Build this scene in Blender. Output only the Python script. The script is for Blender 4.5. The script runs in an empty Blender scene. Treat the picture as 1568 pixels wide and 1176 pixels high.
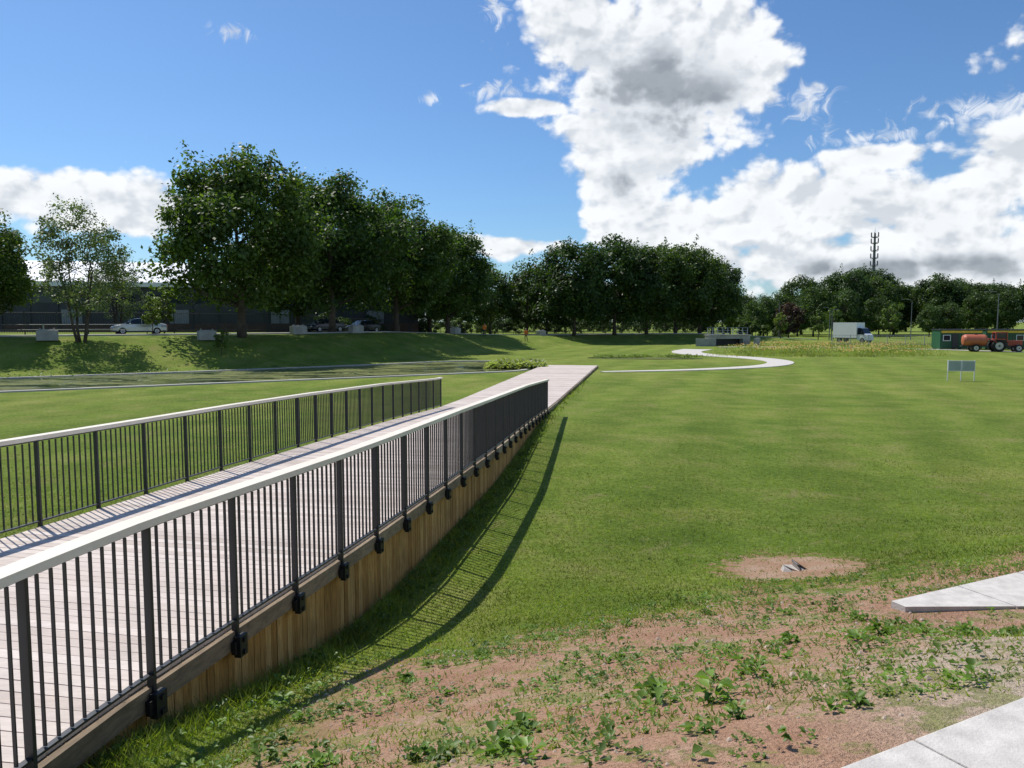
import bpy, math, random
import numpy as np
from mathutils import Vector
random.seed(7); rng=np.random.default_rng(7)
S=bpy.context.scene
S.view_settings.view_transform='Standard'; S.view_settings.look='None'; S.view_settings.exposure=0

# ------------------------------------------------------------------ terrain
EYE=3.5
TOE=np.array([(-120,0),(-80,22),(-32,49),(-14,62),(-6,74),(2,95),(14,115),(34,124),(60,128),(140,134)],float)
def smooth(t):
    t=np.clip(t,0,1); return t*t*(3-2*t)
def sdist(x,y):
    x=np.asarray(x,float); y=np.asarray(y,float)
    best=np.full(x.shape,1e9); sg=np.ones(x.shape)
    for a,b in zip(TOE[:-1],TOE[1:]):
        d=b-a; L=np.hypot(*d); u=d/L
        t=np.clip(((x-a[0])*u[0]+(y-a[1])*u[1]),0,L)
        dx=x-(a[0]+u[0]*t); dy=y-(a[1]+u[1]*t)
        dd=np.hypot(dx,dy); s=np.sign(u[0]*dy-u[1]*dx)
        m=dd<best; best=np.where(m,dd,best); sg=np.where(m,s,sg)
    return best*sg
def scoord(x,y): return .9*y-.43*x
def terrain(x,y):
    x=np.asarray(x,float); y=np.asarray(y,float)
    s=scoord(x,y)
    n=np.interp(s,[1.9,2.4,4.45,5.2,5.8,6.6,7.4,8.2,9.4],[1.9,1.78,1.0,.8,.62,.38,.2,.08,0])
    nb=np.interp(s,[1.9,2.4,2.9,3.35,3.6,4.5,5.2,5.8,6.6,7.4,8.2,9.4],[1.9,1.74,1.43,1.12,1.03,.98,.78,.60,.38,.2,.08,0])
    f=smooth((x-2.6)/.9); n=n*(1-f)+nb*f
    cap=.8+np.maximum(0,x+2.3)*1.1
    n=np.minimum(n,cap)*smooth((x+6.2)/3.5)
    sd=sdist(x,y)
    H=np.interp(y,[85,118],[2.3,1.3])*smooth((62-x)/32)
    b=H*smooth(sd/10)
    return n+b
def tz(x,y): return float(terrain(np.array([x]),np.array([y]))[0])

# ------------------------------------------------------------------ material helpers
def new_mat(name):
    m=bpy.data.materials.new(name); m.use_nodes=True
    nt=m.node_tree; p=nt.nodes['Principled BSDF']; return m,nt,p
def L(nt,a,b): nt.links.new(a,b)
def noise(nt,scale,detail=6,rough=.55,vec=None,dist=0,dim='3D'):
    n=nt.nodes.new('ShaderNodeTexNoise'); n.noise_dimensions=dim; n.inputs['Scale'].default_value=scale
    n.inputs['Detail'].default_value=detail; n.inputs['Roughness'].default_value=rough
    n.inputs['Distortion'].default_value=dist
    if vec is not None: L(nt,vec,n.inputs['Vector'])
    return n.outputs['Fac']
def n2d(nt,scale,detail,rough,vec,dist=0): return noise(nt,scale,detail,rough,vec,dist,'2D')
def ramp(nt,fac,stops):
    r=nt.nodes.new('ShaderNodeValToRGB'); L(nt,fac,r.inputs[0])
    e=r.color_ramp.elements
    e[0].position=stops[0][0]; e[1].position=stops[-1][0]
    for p,c in stops[1:-1]: e.new(p)
    for i,(p,c) in enumerate(stops):
        e[i].color=(c,c,c,1) if isinstance(c,(int,float)) else (c[0],c[1],c[2],1)
    return r.outputs[0]
def mix(nt,f,a,b,mode='MIX'):
    n=nt.nodes.new('ShaderNodeMix'); n.data_type='RGBA'; n.blend_type=mode
    if isinstance(f,bpy.types.NodeSocket): L(nt,f,n.inputs[0])
    else: n.inputs[0].default_value=f
    for s,v in ((n.inputs[6],a),(n.inputs[7],b)):
        if isinstance(v,bpy.types.NodeSocket): L(nt,v,s)
        elif isinstance(v,(int,float)): s.default_value=(v,v,v,1)
        else: s.default_value=(v[0],v[1],v[2],1)
    return n.outputs[2]
def mth(nt,op,a,b=None,c=None,clamp=False):
    n=nt.nodes.new('ShaderNodeMath'); n.operation=op; n.use_clamp=clamp
    for i,v in enumerate((a,b,c)):
        if v is None: continue
        if isinstance(v,bpy.types.NodeSocket): L(nt,v,n.inputs[i])
        else: n.inputs[i].default_value=v
    return n.outputs[0]
def sstep(nt,v,a,b,lo=0.,hi=1.):
    n=nt.nodes.new('ShaderNodeMapRange'); n.interpolation_type='SMOOTHSTEP'
    L(nt,v,n.inputs[0]); n.inputs[1].default_value=a; n.inputs[2].default_value=b
    n.inputs[3].default_value=lo; n.inputs[4].default_value=hi; return n.outputs[0]
def pos(nt):
    g=nt.nodes.new('ShaderNodeNewGeometry'); return g.outputs['Position'],g.outputs['Random Per Island']
def bump(nt,p,h,strength=.4,dist=.02):
    b=nt.nodes.new('ShaderNodeBump'); b.inputs['Strength'].default_value=strength; b.inputs['Distance'].default_value=dist
    L(nt,h,b.inputs['Height']); L(nt,b.outputs[0],p.inputs['Normal'])
def simple(name,col,rough=.6,metal=0,var=.15,scale=3,spec=.5,bmp=0):
    m,nt,p=new_mat(name); P,_=pos(nt)
    f=noise(nt,scale,3,.6,P)
    a=[c*(1-var) for c in col]; b=[c*(1+var) for c in col]
    L(nt,ramp(nt,f,[(.3,a),(.7,b)]),p.inputs['Base Color'])
    p.inputs['Roughness'].default_value=rough; p.inputs['Metallic'].default_value=metal
    p.inputs['Specular IOR Level'].default_value=spec
    if bmp: bump(nt,p,noise(nt,scale*8,3,.6,P),bmp,.01)
    return m

def make_ground_mat():
    m,nt,p=new_mat('ground_grass_and_soil'); P,_=pos(nt)
    big=n2d(nt,.11,4,.65,P,.4); mid=n2d(nt,.55,5,.74,P); fine=n2d(nt,9,5,.8,P)
    c=ramp(nt,big,[(.36,(.112,.175,.024)),(.52,(.178,.236,.038)),(.66,(.250,.278,.064))])
    c2=ramp(nt,mid,[(.3,(.092,.155,.020)),(.5,(.172,.235,.036)),(.70,(.285,.280,.085))])
    c=mix(nt,.55,c,c2)
    sx=nt.nodes.new('ShaderNodeSeparateXYZ'); L(nt,P,sx.inputs[0]); X,Y=sx.outputs[0],sx.outputs[1]
    # faint mowing bands
    wv=mth(nt,'SINE',mth(nt,'ADD',mth(nt,'MULTIPLY',mth(nt,'ADD',mth(nt,'MULTIPLY',X,.95),mth(nt,'MULTIPLY',Y,-.32)),1.9),mth(nt,'MULTIPLY',big,5.0)))
    c=mix(nt,1.0,c,ramp(nt,mth(nt,'MULTIPLY_ADD',wv,.5,.5),[(.2,.94),(.8,1.06)]),'MULTIPLY')
    c=mix(nt,1.0,c,ramp(nt,fine,[(.25,.48),(.5,1.03),(.75,1.48)]),'MULTIPLY')
    st=sstep(nt,n2d(nt,1.1,5,.75,P,.8),.60,.71,0.,.5)
    c=mix(nt,st,c,(.28,.245,.11))
    s=mth(nt,'SUBTRACT',mth(nt,'MULTIPLY',Y,.9),mth(nt,'MULTIPLY',X,.43))
    n1=n2d(nt,1.3,4,.7,P); n2=n2d(nt,6,4,.7,P)
    s2=mth(nt,'ADD',s,mth(nt,'MULTIPLY',mth(nt,'SUBTRACT',n1,.5),3.0))
    s2=mth(nt,'ADD',s2,mth(nt,'MULTIPLY',mth(nt,'SUBTRACT',n2,.5),2.6))
    s2=mth(nt,'ADD',s2,mth(nt,'MULTIPLY',sstep(nt,X,2.6,4.5),.7))
    d1=sstep(nt,s2,6.8,5.8)
    xl=mth(nt,'ADD',X,mth(nt,'MULTIPLY',mth(nt,'SUBTRACT',n1,.5),1.8))
    d2=sstep(nt,xl,-1.9,-1.1)
    dirt=mth(nt,'MULTIPLY',d1,d2)
    g=sstep(nt,mth(nt,'ADD',n2,mth(nt,'MULTIPLY',mth(nt,'SUBTRACT',n1,.5),.9)),.51,.64)
    dirt=mth(nt,'MULTIPLY',dirt,mth(nt,'SUBTRACT',1.0,mth(nt,'MULTIPLY',g,.6)))
    ex=mth(nt,'SUBTRACT',X,3.75); ey=mth(nt,'SUBTRACT',Y,9.95)
    r=mth(nt,'SQRT',mth(nt,'ADD',mth(nt,'MULTIPLY',ex,mth(nt,'MULTIPLY',ex,.85)),mth(nt,'MULTIPLY',ey,mth(nt,'MULTIPLY',ey,.75))))
    r=mth(nt,'ADD',r,mth(nt,'MULTIPLY',mth(nt,'SUBTRACT',n2,.5),1.7))
    dirt=mth(nt,'MAXIMUM',dirt,sstep(nt,r,1.05,.65,0.,.95))
    soil=ramp(nt,n1,[(.3,(.42,.235,.150)),(.5,(.51,.31,.205)),(.7,(.57,.39,.28))])
    sand=sstep(nt,mth(nt,'ADD',s,mth(nt,'MULTIPLY',mth(nt,'SUBTRACT',n1,.5),3.0)),3.4,2.2)
    sand=mth(nt,'MULTIPLY',sand,sstep(nt,X,1.0,2.4)); soil=mix(nt,sand,soil,(.58,.47,.36))
    gr=ramp(nt,n2d(nt,38,4,.8,P),[(.25,.5),(.5,.95),(.75,1.25)])
    soil=mix(nt,1.0,soil,gr,'MULTIPLY')
    col=mix(nt,dirt,c,soil); L(nt,col,p.inputs['Base Color'])
    p.inputs['Roughness'].default_value=.95; p.inputs['Specular IOR Level'].default_value=.1
    bump(nt,p,n2d(nt,22,4,.8,P),.9,.05)
    return m
GROUND=make_ground_mat()

def leaf_mat(name,c0,c1,c2,trans=.35,cl=.35,rough=.5):
    m,nt,p=new_mat(name); P,isl=pos(nt)
    oi=nt.nodes.new('ShaderNodeObjectInfo')
    a=ramp(nt,isl,[(0,c0),(.55,c1),(1,c2)])
    n=noise(nt,cl,1,.6,P)
    a=mix(nt,1.0,a,ramp(nt,n,[(.3,.60),(.7,1.3)]),'MULTIPLY')
    a=mix(nt,1.0,a,ramp(nt,oi.outputs['Random'],[(0,(.82,.88,.9)),(1,(1.18,1.1,.95))]),'MULTIPLY')
    L(nt,a,p.inputs['Base Color']); p.inputs['Roughness'].default_value=rough
    p.inputs['Specular IOR Level'].default_value=.35
    t=nt.nodes.new('ShaderNodeBsdfTranslucent')
    tc=mix(nt,1.0,a,(1.25,1.45,.5),'MULTIPLY'); L(nt,tc,t.inputs[0])
    ms=nt.nodes.new('ShaderNodeMixShader'); ms.inputs[0].default_value=trans
    L(nt,p.outputs[0],ms.inputs[1]); L(nt,t.outputs[0],ms.inputs[2])
    L(nt,ms.outputs[0],nt.nodes['Material Output'].inputs[0]); return m
LEAF=leaf_mat('leaf_green',(.050,.092,.020),(.082,.138,.030),(.130,.192,.052),.40)
LEAF_D=leaf_mat('leaf_dark',(.040,.075,.018),(.067,.114,.028),(.105,.158,.044),.38)
LEAF_W=leaf_mat('leaf_willow',(.11,.15,.075),(.16,.21,.10),(.22,.27,.14))
LEAF_Y=leaf_mat('leaf_light',(.10,.16,.03),(.14,.20,.04),(.18,.23,.055))
LEAF_P=leaf_mat('leaf_purple',(.05,.025,.025),(.075,.04,.035),(.09,.055,.04))
WEED=leaf_mat('weed_leaf',(.10,.18,.028),(.15,.25,.04),(.20,.30,.06),.35,2.0,.45)
GRASS=leaf_mat('grass_blade',(.150,.212,.030),(.205,.265,.040),(.29,.30,.085),.45,.9)
BARK=simple('bark',(.085,.065,.048),.9,scale=2,var=.4)

# ------------------------------------------------------------------ mesh helpers
def link(o,parent=None):
    S.collection.objects.link(o)
    if parent: o.parent=parent
    return o
def empty(name,loc=(0,0,0),rz=0):
    e=bpy.data.objects.new(name,None); e.location=loc; e.rotation_euler=(0,0,rz); link(e); return e
def fast_mesh(name,V,F,mats):
    me=bpy.data.meshes.new(name); n,k=F.shape
    me.vertices.add(len(V)); me.vertices.foreach_set('co',np.ascontiguousarray(V,dtype=np.float32).ravel())
    me.loops.add(n*k); me.loops.foreach_set('vertex_index',np.ascontiguousarray(F,dtype=np.int32).ravel())
    me.polygons.add(n); me.polygons.foreach_set('loop_start',np.arange(0,n*k,k,dtype=np.int32))
    for m in mats: me.materials.append(m)
    me.update(calc_edges=True); me.validate(); return me
class MB:
    def __init__(s): s.v=[];s.f=[];s.m=[]
    def obox(s,c,a,b,d,mi=0):
        c=Vector(c);a=Vector(a);b=Vector(b);d=Vector(d);n=len(s.v)
        for k in (-1,1):
            for j in (-1,1):
                for i in (-1,1): s.v.append(c+a*i+b*j+d*k)
        for q in ((0,2,3,1),(4,5,7,6),(0,1,5,4),(2,6,7,3),(0,4,6,2),(1,3,7,5)):
            s.f.append(tuple(n+i for i in q)); s.m.append(mi)
    def box(s,c,sz,mi=0,rz=0):
        ca,sa=math.cos(rz),math.sin(rz)
        s.obox(c,(ca*sz[0]/2,sa*sz[0]/2,0),(-sa*sz[1]/2,ca*sz[1]/2,0),(0,0,sz[2]/2),mi)
    def tube(s,pts,rad,seg=8,mi=0,cap=True):
        pts=[Vector(p) for p in pts]; n0=len(s.v)
        for i,p in enumerate(pts):
            t=(pts[min(i+1,len(pts)-1)]-pts[max(i-1,0)]).normalized()
            u=t.cross(Vector((0,0,1)) if abs(t.z)<.9 else Vector((1,0,0))).normalized(); w=t.cross(u)
            for k in range(seg):
                a=2*math.pi*k/seg; s.v.append(p+(u*math.cos(a)+w*math.sin(a))*rad[i])
        for i in range(len(pts)-1):
            for k in range(seg):
                a=n0+i*seg+k;b=n0+i*seg+(k+1)%seg
                s.f.append((a,b,b+seg,a+seg)); s.m.append(mi)
        if cap:
            s.f.append(tuple(n0+k for k in range(seg))[::-1]); s.m.append(mi)
            s.f.append(tuple(n0+(len(pts)-1)*seg+k for k in range(seg))); s.m.append(mi)
    def face(s,vs,mi=0):
        n=len(s.v); s.v+= [Vector(v) for v in vs]; s.f.append(tuple(range(n,n+len(vs)))); s.m.append(mi)
    def obj(s,name,mats,parent=None,loc=(0,0,0),rz=0,smooth=False,bevel=0):
        me=bpy.data.meshes.new(name); me.from_pydata([tuple(v) for v in s.v],[],s.f)
        for m in mats: me.materials.append(m)
        me.polygons.foreach_set('material_index',s.m)
        if smooth: me.polygons.foreach_set('use_smooth',[True]*len(s.f))
        me.update(); o=bpy.data.objects.new(name,me); o.location=loc; o.rotation_euler=(0,0,rz)
        if bevel:
            b=o.modifiers.new('bevel','BEVEL'); b.width=bevel; b.segments=2; b.limit_method='ANGLE'
        return link(o,parent)

# ------------------------------------------------------------------ ground
def axis(lo,hi,a,n):
    return np.sinh(np.linspace(math.asinh(lo/a),math.asinh(hi/a),n))*a
gx=axis(-1500,1500,4,500); gy=axis(-300,2500,4,460)
X,Y=np.meshgrid(gx,gy); Z=terrain(X,Y)
V=np.stack([X.ravel(),Y.ravel(),Z.ravel()],1)
ny,nx=X.shape; I=np.arange(ny*nx).reshape(ny,nx)
F=np.stack([I[:-1,:-1].ravel(),I[:-1,1:].ravel(),I[1:,1:].ravel(),I[1:,:-1].ravel()],1)
me=fast_mesh('ground',V,F,[GROUND]); me.polygons.foreach_set('use_smooth',np.ones(len(F),bool))
link(bpy.data.objects.new('ground',me))

# ------------------------------------------------------------------ boardwalk path
py=np.array([-6,-3,0,3.9,4.7,5.75,6.7,8,9.5,12.8,16.4,21.6,28.4,40,58.])
px=np.array([-3.35,-3.2,-3.05,-2.70,-2.54,-2.34,-2.15,-1.90,-1.59,-.98,-.36,.33,1.25,3.3,6.5])
yy=np.arange(-6,58.01,.05); xx=np.interp(yy,py,px)
k=np.ones(41)/41; pad=np.concatenate([xx[0]+(np.arange(-20,0))*(xx[1]-xx[0]),xx,xx[-1]+(np.arange(1,21))*(xx[-1]-xx[-2])])
xx=np.convolve(pad,k,'valid')
dxy=np.hypot(np.diff(xx),np.diff(yy)); arc=np.concatenate([[0],np.cumsum(dxy)])
def deck_z(y): return float(np.interp(y,[-6,5,8,13,16.5,21.8,28.6,32,60],[1.11,1.07,.97,.87,.77,.55,.20,.16,.16]))
W=4.15
def fr(d):
    x=np.interp(d,arc,xx); y=np.interp(d,arc,yy)
    x2=np.interp(d+.3,arc,xx); y2=np.interp(d+.3,arc,yy); x1=np.interp(d-.3,arc,xx); y1=np.interp(d-.3,arc,yy)
    t=Vector((x2-x1,y2-y1,0)).normalized(); l=Vector((-t.y,t.x,0)); z=deck_z(y)
    return Vector((x,y,z)),t,l
def wood(name,c0,c1,c2,rough=.75,grain=(1,1,1),lo=.72,sc=6,stain=.25):
    m,nt,p=new_mat(name); P,isl=pos(nt)
    mp=nt.nodes.new('ShaderNodeMapping'); mp.inputs['Scale'].default_value=grain; L(nt,P,mp.inputs[0])
    a=ramp(nt,isl,[(0,c0),(.5,c1),(1,c2)])
    g=noise(nt,sc,4,.7,mp.outputs[0],.5)
    a=mix(nt,1.0,a,ramp(nt,g,[(.3,lo),(.7,1.2 if lo<.8 else 1.05)]),'MULTIPLY')
    if stain:
        st=noise(nt,1.6,3,.6,P)
        a=mix(nt,1.0,a,ramp(nt,st,[(.35,1-stain),(.6,1.04)]),'MULTIPLY')
    L(nt,a,p.inputs['Base Color']); p.inputs['Roughness'].default_value=rough; p.inputs['Specular IOR Level'].default_value=.25
    bump(nt,p,g,.4,.006); return m
DECK=wood('deck_timber',(.56,.465,.40),(.66,.565,.495),(.74,.645,.57),grain=(1,6,1),lo=.82,stain=.08)
FASC=wood('fascia_timber',(.24,.175,.11),(.33,.25,.165),(.42,.33,.23),grain=(4,.8,4),lo=.6)
WALLM=wood('wall_timber',(.40,.205,.055),(.55,.30,.09),(.68,.41,.15),grain=(8,8,.7),lo=.5)
RAILW=wood('handrail_timber',(.77,.70,.58),(.80,.73,.61),(.82,.75,.63),rough=.6,grain=(3,.5,3),lo=.96,stain=0)
METAL=simple('dark_steel',(.028,.029,.032),.45,.0,.2,4,.5)
BLACK=simple('black_steel_and_shade',(.012,.012,.013),.5,0,.2,6)
bw=empty('boardwalk')
total=arc[-1]
mb=MB(); d=.1
while d<total-.1:
    p,t,l=fr(d); wl=W
    slope=(deck_z(p.y+.2)-deck_z(p.y-.2))/.4
    tt=Vector((t.x,t.y,slope*t.y)).normalized()
    j=random.uniform(-.0012,.0012)
    mb.obox(p+l*wl/2-Vector((0,0,.015-j)),tt*.0670,l*(wl/2-.01),(0,0,.015)); d+=.141
mb.obj('deck_planks',[DECK],bw)
mb=MB(); mw=MB()
end_r=float(np.interp(28.5,yy,arc)); end_l=float(np.interp(29.0,yy,arc))
for side in (0,1):
    d=.0; seg=1.2
    while d<total-seg:
        p0,t0,l0=fr(d); p1,t1,l1=fr(d+seg)
        if side: p0=p0+l0*W; p1=p1+l1*W
        o=(l0 if side else -l0)
        a=(p1-p0)/2; c=(p0+p1)/2
        hh=.075
        mb.obox(c-Vector((0,0,.03+hh))+o*.02,a*.997,o*.03,(0,0,hh)); d+=seg
    d=0.
    while d<total-.2:
        p,t,l=fr(d)
        if side: p=p+l*W
        o=(l if side else -l)
        q=p-o*.03
        g=tz(q.x,q.y)-.15; top=p.z-.035
        if top-g>.05:
            mw.obox((q.x,q.y,(top+g)/2),t*.0475,o*random.uniform(.014,.022),(0,0,(top-g)/2))
        d+=.1
mb.obj('edge_beams',[FASC],bw); mw.obj('retaining_boards',[WALLM],bw)

def railing(side,d1,name):
    root=empty(name)
    met=MB(); hr=MB(); br=MB()
    H=1.08
    def at(d):
        p,t,l=fr(d); o=(l if side else -l)
        if side: p=p+l*W
        return p+o*.045,t,o
    n=0; d=d1
    while d>.2:
        p,t,o=at(d)
        if n%10==0:
            met.obox(p+Vector((0,0,H/2-.10)),t*.013,o*.027,(0,0,H/2+.09))
            br.obox(p+o*.045+Vector((0,0,-.15)),t*.055,o*.028,(0,0,.085))
            for zz in (-.10,-.20): br.obox(p+o*.08+Vector((0,0,zz)),t*.016,o*.008,(0,0,.016))
            for sgn in (-1,1): br.obox(p+o*.03+t*.072*sgn+Vector((0,0,-.15)),t*.018,o*.018,(0,0,.05))
        else:
            met.obox(p+Vector((0,0,H/2+.02)),t*.0045,o*.0105,(0,0,H/2-.05))
        d-=.1035; n+=1
    d=d1+.04; step=.414
    while d>.5:
        p0,t0,o0=at(d); p1,t1,o1=at(d-step)
        a=(p1-p0)/2; c=(p0+p1)/2
        hr.obox(c+Vector((0,0,H+.028)),a*1.002,o0*.072,(0,0,.026))
        met.obox(c+Vector((0,0,H-.012)),a*1.001,o0*.02,(0,0,.010))
        met.obox(c+Vector((0,0,.055)),a*1.001,o0*.02,(0,0,.008))
        d-=step
    met.obj('posts_and_balusters',[METAL],root); hr.obj('handrail',[RAILW],root); br.obj('brackets',[BLACK],root)
railing(0,end_r,'metal_railing'); railing(1,end_l,'metal_railing')

# ------------------------------------------------------------------ pavements, ponds, paths
CONC=simple('concrete_pale',(.60,.56,.51),.85,0,.16,9,.3,.4)
CONC2=simple('concrete_path',(.50,.47,.42),.85,0,.12,.8,.3)
CONC_G=simple('concrete_grey',(.36,.35,.32),.9,0,.2,1.5,.3)
ASPH=simple('asphalt',(.06,.06,.062),.9,0,.2,.6,.3)
mb=MB(); u=Vector((.889,.457,0)); w=Vector((.457,-.889,0)); o=Vector((1.153,2.60,0))
i=-3
while i<12:
    a=o+u*(i*1.55+.42)
    for j in range(3):
        c=a+u*.775+w*(.9+1.8*j)
        mb.obox((c.x,c.y,1.87),u*.770,w*.896,(0,0,.045))
    i+=1
mb.obj('pavement',[CONC],bevel=.006)
mb=MB()
N=9
for i in range(N):
    def pt(k,s):
        base=Vector((3.34,6.55,0))+Vector((.902,.431,0))*k
        q=base+Vector((.431,-.902,0))*s
        return Vector((q.x,q.y,1.045-.02*s))
    k0=i*.9+.006*(i>0);k1=i*.9+.894
    w0=min(.92,.14+k0*.44); w1=min(.92,.14+k1*.44)
    vs=[pt(k0,0),pt(k0,w0),pt(k1,w1),pt(k1,0)]
    dn=Vector((0,0,-.16)); mb.face(vs)
    mb.face([vs[0],vs[3],vs[3]+dn,vs[0]+dn]); mb.face([vs[1],vs[1]+dn,vs[2]+dn,vs[2]])
    mb.face([vs[0],vs[0]+dn,vs[1]+dn,vs[1]]); mb.face([vs[3],vs[2],vs[2]+dn,vs[3]+dn])
mb.obj('footpath',[CONC])
def onpath2(x,y):
    k=(x-3.34)*.902+(y-6.55)*.431; s=(x-3.34)*.431-(y-6.55)*.902
    return (k>-.1)&(s>-.04)&(s<np.minimum(.92,.14+k*.44)+.03)
SZ=tz(3.75,9.8)
mb=MB(); mb.tube([(3.75,9.82,SZ-.05),(3.75,9.82,SZ+.006),(3.76,9.82,SZ+.012)],[.22,.19,.15],7); mb.obj('flat_stone',[simple('stone_tan',(.50,.46,.42),.9,0,.2,5)])

def chaikin(P,n=3,closed=True):
    P=[Vector(p) for p in P]
    for _ in range(n):
        Q=[]; m=len(P)
        if not closed: Q.append(P[0])
        for i in range(m if closed else m-1):
            a,b=P[i],P[(i+1)%m]; Q+= [a*.75+b*.25,a*.25+b*.75]
        if not closed: Q.append(P[-1])
        P=Q
    return P
def strip(P,w0,w1,z,name,mat,closed=True,th=.1,drape=False,taper=False):
    mb=MB(); m=len(P); nrm=[]
    for i in range(m):
        a=P[(i-1)%m] if (closed or i>0) else P[i]; b=P[(i+1)%m] if (closed or i<m-1) else P[i]
        t=(b-a).normalized(); nrm.append(Vector((-t.y,t.x,0)))
    for i in range(m if closed else m-1):
        j=(i+1)%m
        ki=(1-.85*(i/m)**1.3) if taper else 1; kj=(1-.85*((i+1)/m)**1.3) if taper else 1
        A=P[i]+nrm[i]*w0*ki;B=P[i]+nrm[i]*w1*ki;C=P[j]+nrm[j]*w1*kj;D=P[j]+nrm[j]*w0*kj
        vs=[]
        for q in (A,B,C,D): vs.append(Vector((q.x,q.y,(tz(q.x,q.y) if drape else 0)+z)))
        mb.face([vs[0],vs[3],vs[2],vs[1]]); dn=Vector((0,0,-th))
        mb.face([vs[0],vs[0]+dn,vs[3]+dn,vs[3]]); mb.face([vs[1],vs[2],vs[2]+dn,vs[1]+dn])
    return mb.obj(name,[mat])
def water_mat():
    m,nt,p=new_mat('pond_water'); P,_=pos(nt)
    mp=nt.nodes.new('ShaderNodeMapping'); mp.inputs['Scale'].default_value=(.3,1,1); L(nt,P,mp.inputs[0])
    f=sstep(nt,n2d(nt,.6,6,.75,mp.outputs[0],.8),.46,.53)
    c=mix(nt,f,(.030,.042,.024),ramp(nt,n2d(nt,3,3,.7,P),[(.3,(.10,.125,.035)),(.7,(.21,.22,.09))]))
    L(nt,c,p.inputs['Base Color'])
    L(nt,sstep(nt,f,0,1,.08,.85),p.inputs['Roughness']); p.inputs['IOR'].default_value=1.33
    L(nt,sstep(nt,f,0,1,.5,.1),p.inputs['Specular IOR Level'])
    bump(nt,p,n2d(nt,3,3,.6,P),.14,.04); return m
WATER=water_mat()
def pond(P,name):
    P=chaikin(P,3); mb=MB(); mb.face([Vector((p.x,p.y,.012)) for p in P]); mb.obj(name,[WATER])
    return P
p1=pond([(-75,8,0),(-25,37.6,0),(-2.6,51.4,0),(1.2,54,0),(1.6,61,0),(-2.7,69.5,0),(-14,58.5,0),(-32,45.6,0),(-80,18,0)],'pond')
strip(p1,-.25,.12,.07,'pond_edging',CONC2)
p2=pond([(7.5,71,0),(13,70,0),(17.5,70.5,0),(18.5,73.5,0),(14,74,0),(7,75,0)],'pond')
cp=chaikin([(23.5,95,0),(20.2,88,0),(19.6,82,0),(21.3,77,0),(23.7,71.5,0),(23.6,65.5,0),(20.8,60,0),(16.5,56.6,0),(12,54.2,0),(6.2,52.6,0)],3,False)
strip(cp,-2.2,1.4,.045,'curved_footpath',CONC,False,taper=True)
cp=chaikin([(70,77,0),(58,86,0),(52,97,0),(40,104,0),(28,104,0)],3,False)
strip(cp,-.9,.9,.04,'footpath',CONC2,False)

def toff(off,x0=-120,x1=60,step=2.5):
    P=chaikin([(a,b,0) for a,b in TOE],3,False); out=[]
    for i in range(1,len(P)-1):
        t=(P[i+1]-P[i-1]).normalized(); q=P[i]+Vector((-t.y,t.x,0))*off
        if x0<=q.x<=x1 and (not out or (q-out[-1]).length>.8): out.append(q)
    res=[out[0]]
    for q in out[1:]:
        while (q-res[-1]).length>step: res.append(res[-1]+(q-res[-1]).normalized()*step)
    return res
rp=toff(17)
strip(rp,-3.2,3.2,.02,'road',ASPH,False,.05,True)
strip(rp,-5.2,-3.25,.12,'kerbed_pavement',CONC2,False,.15,True)

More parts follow.
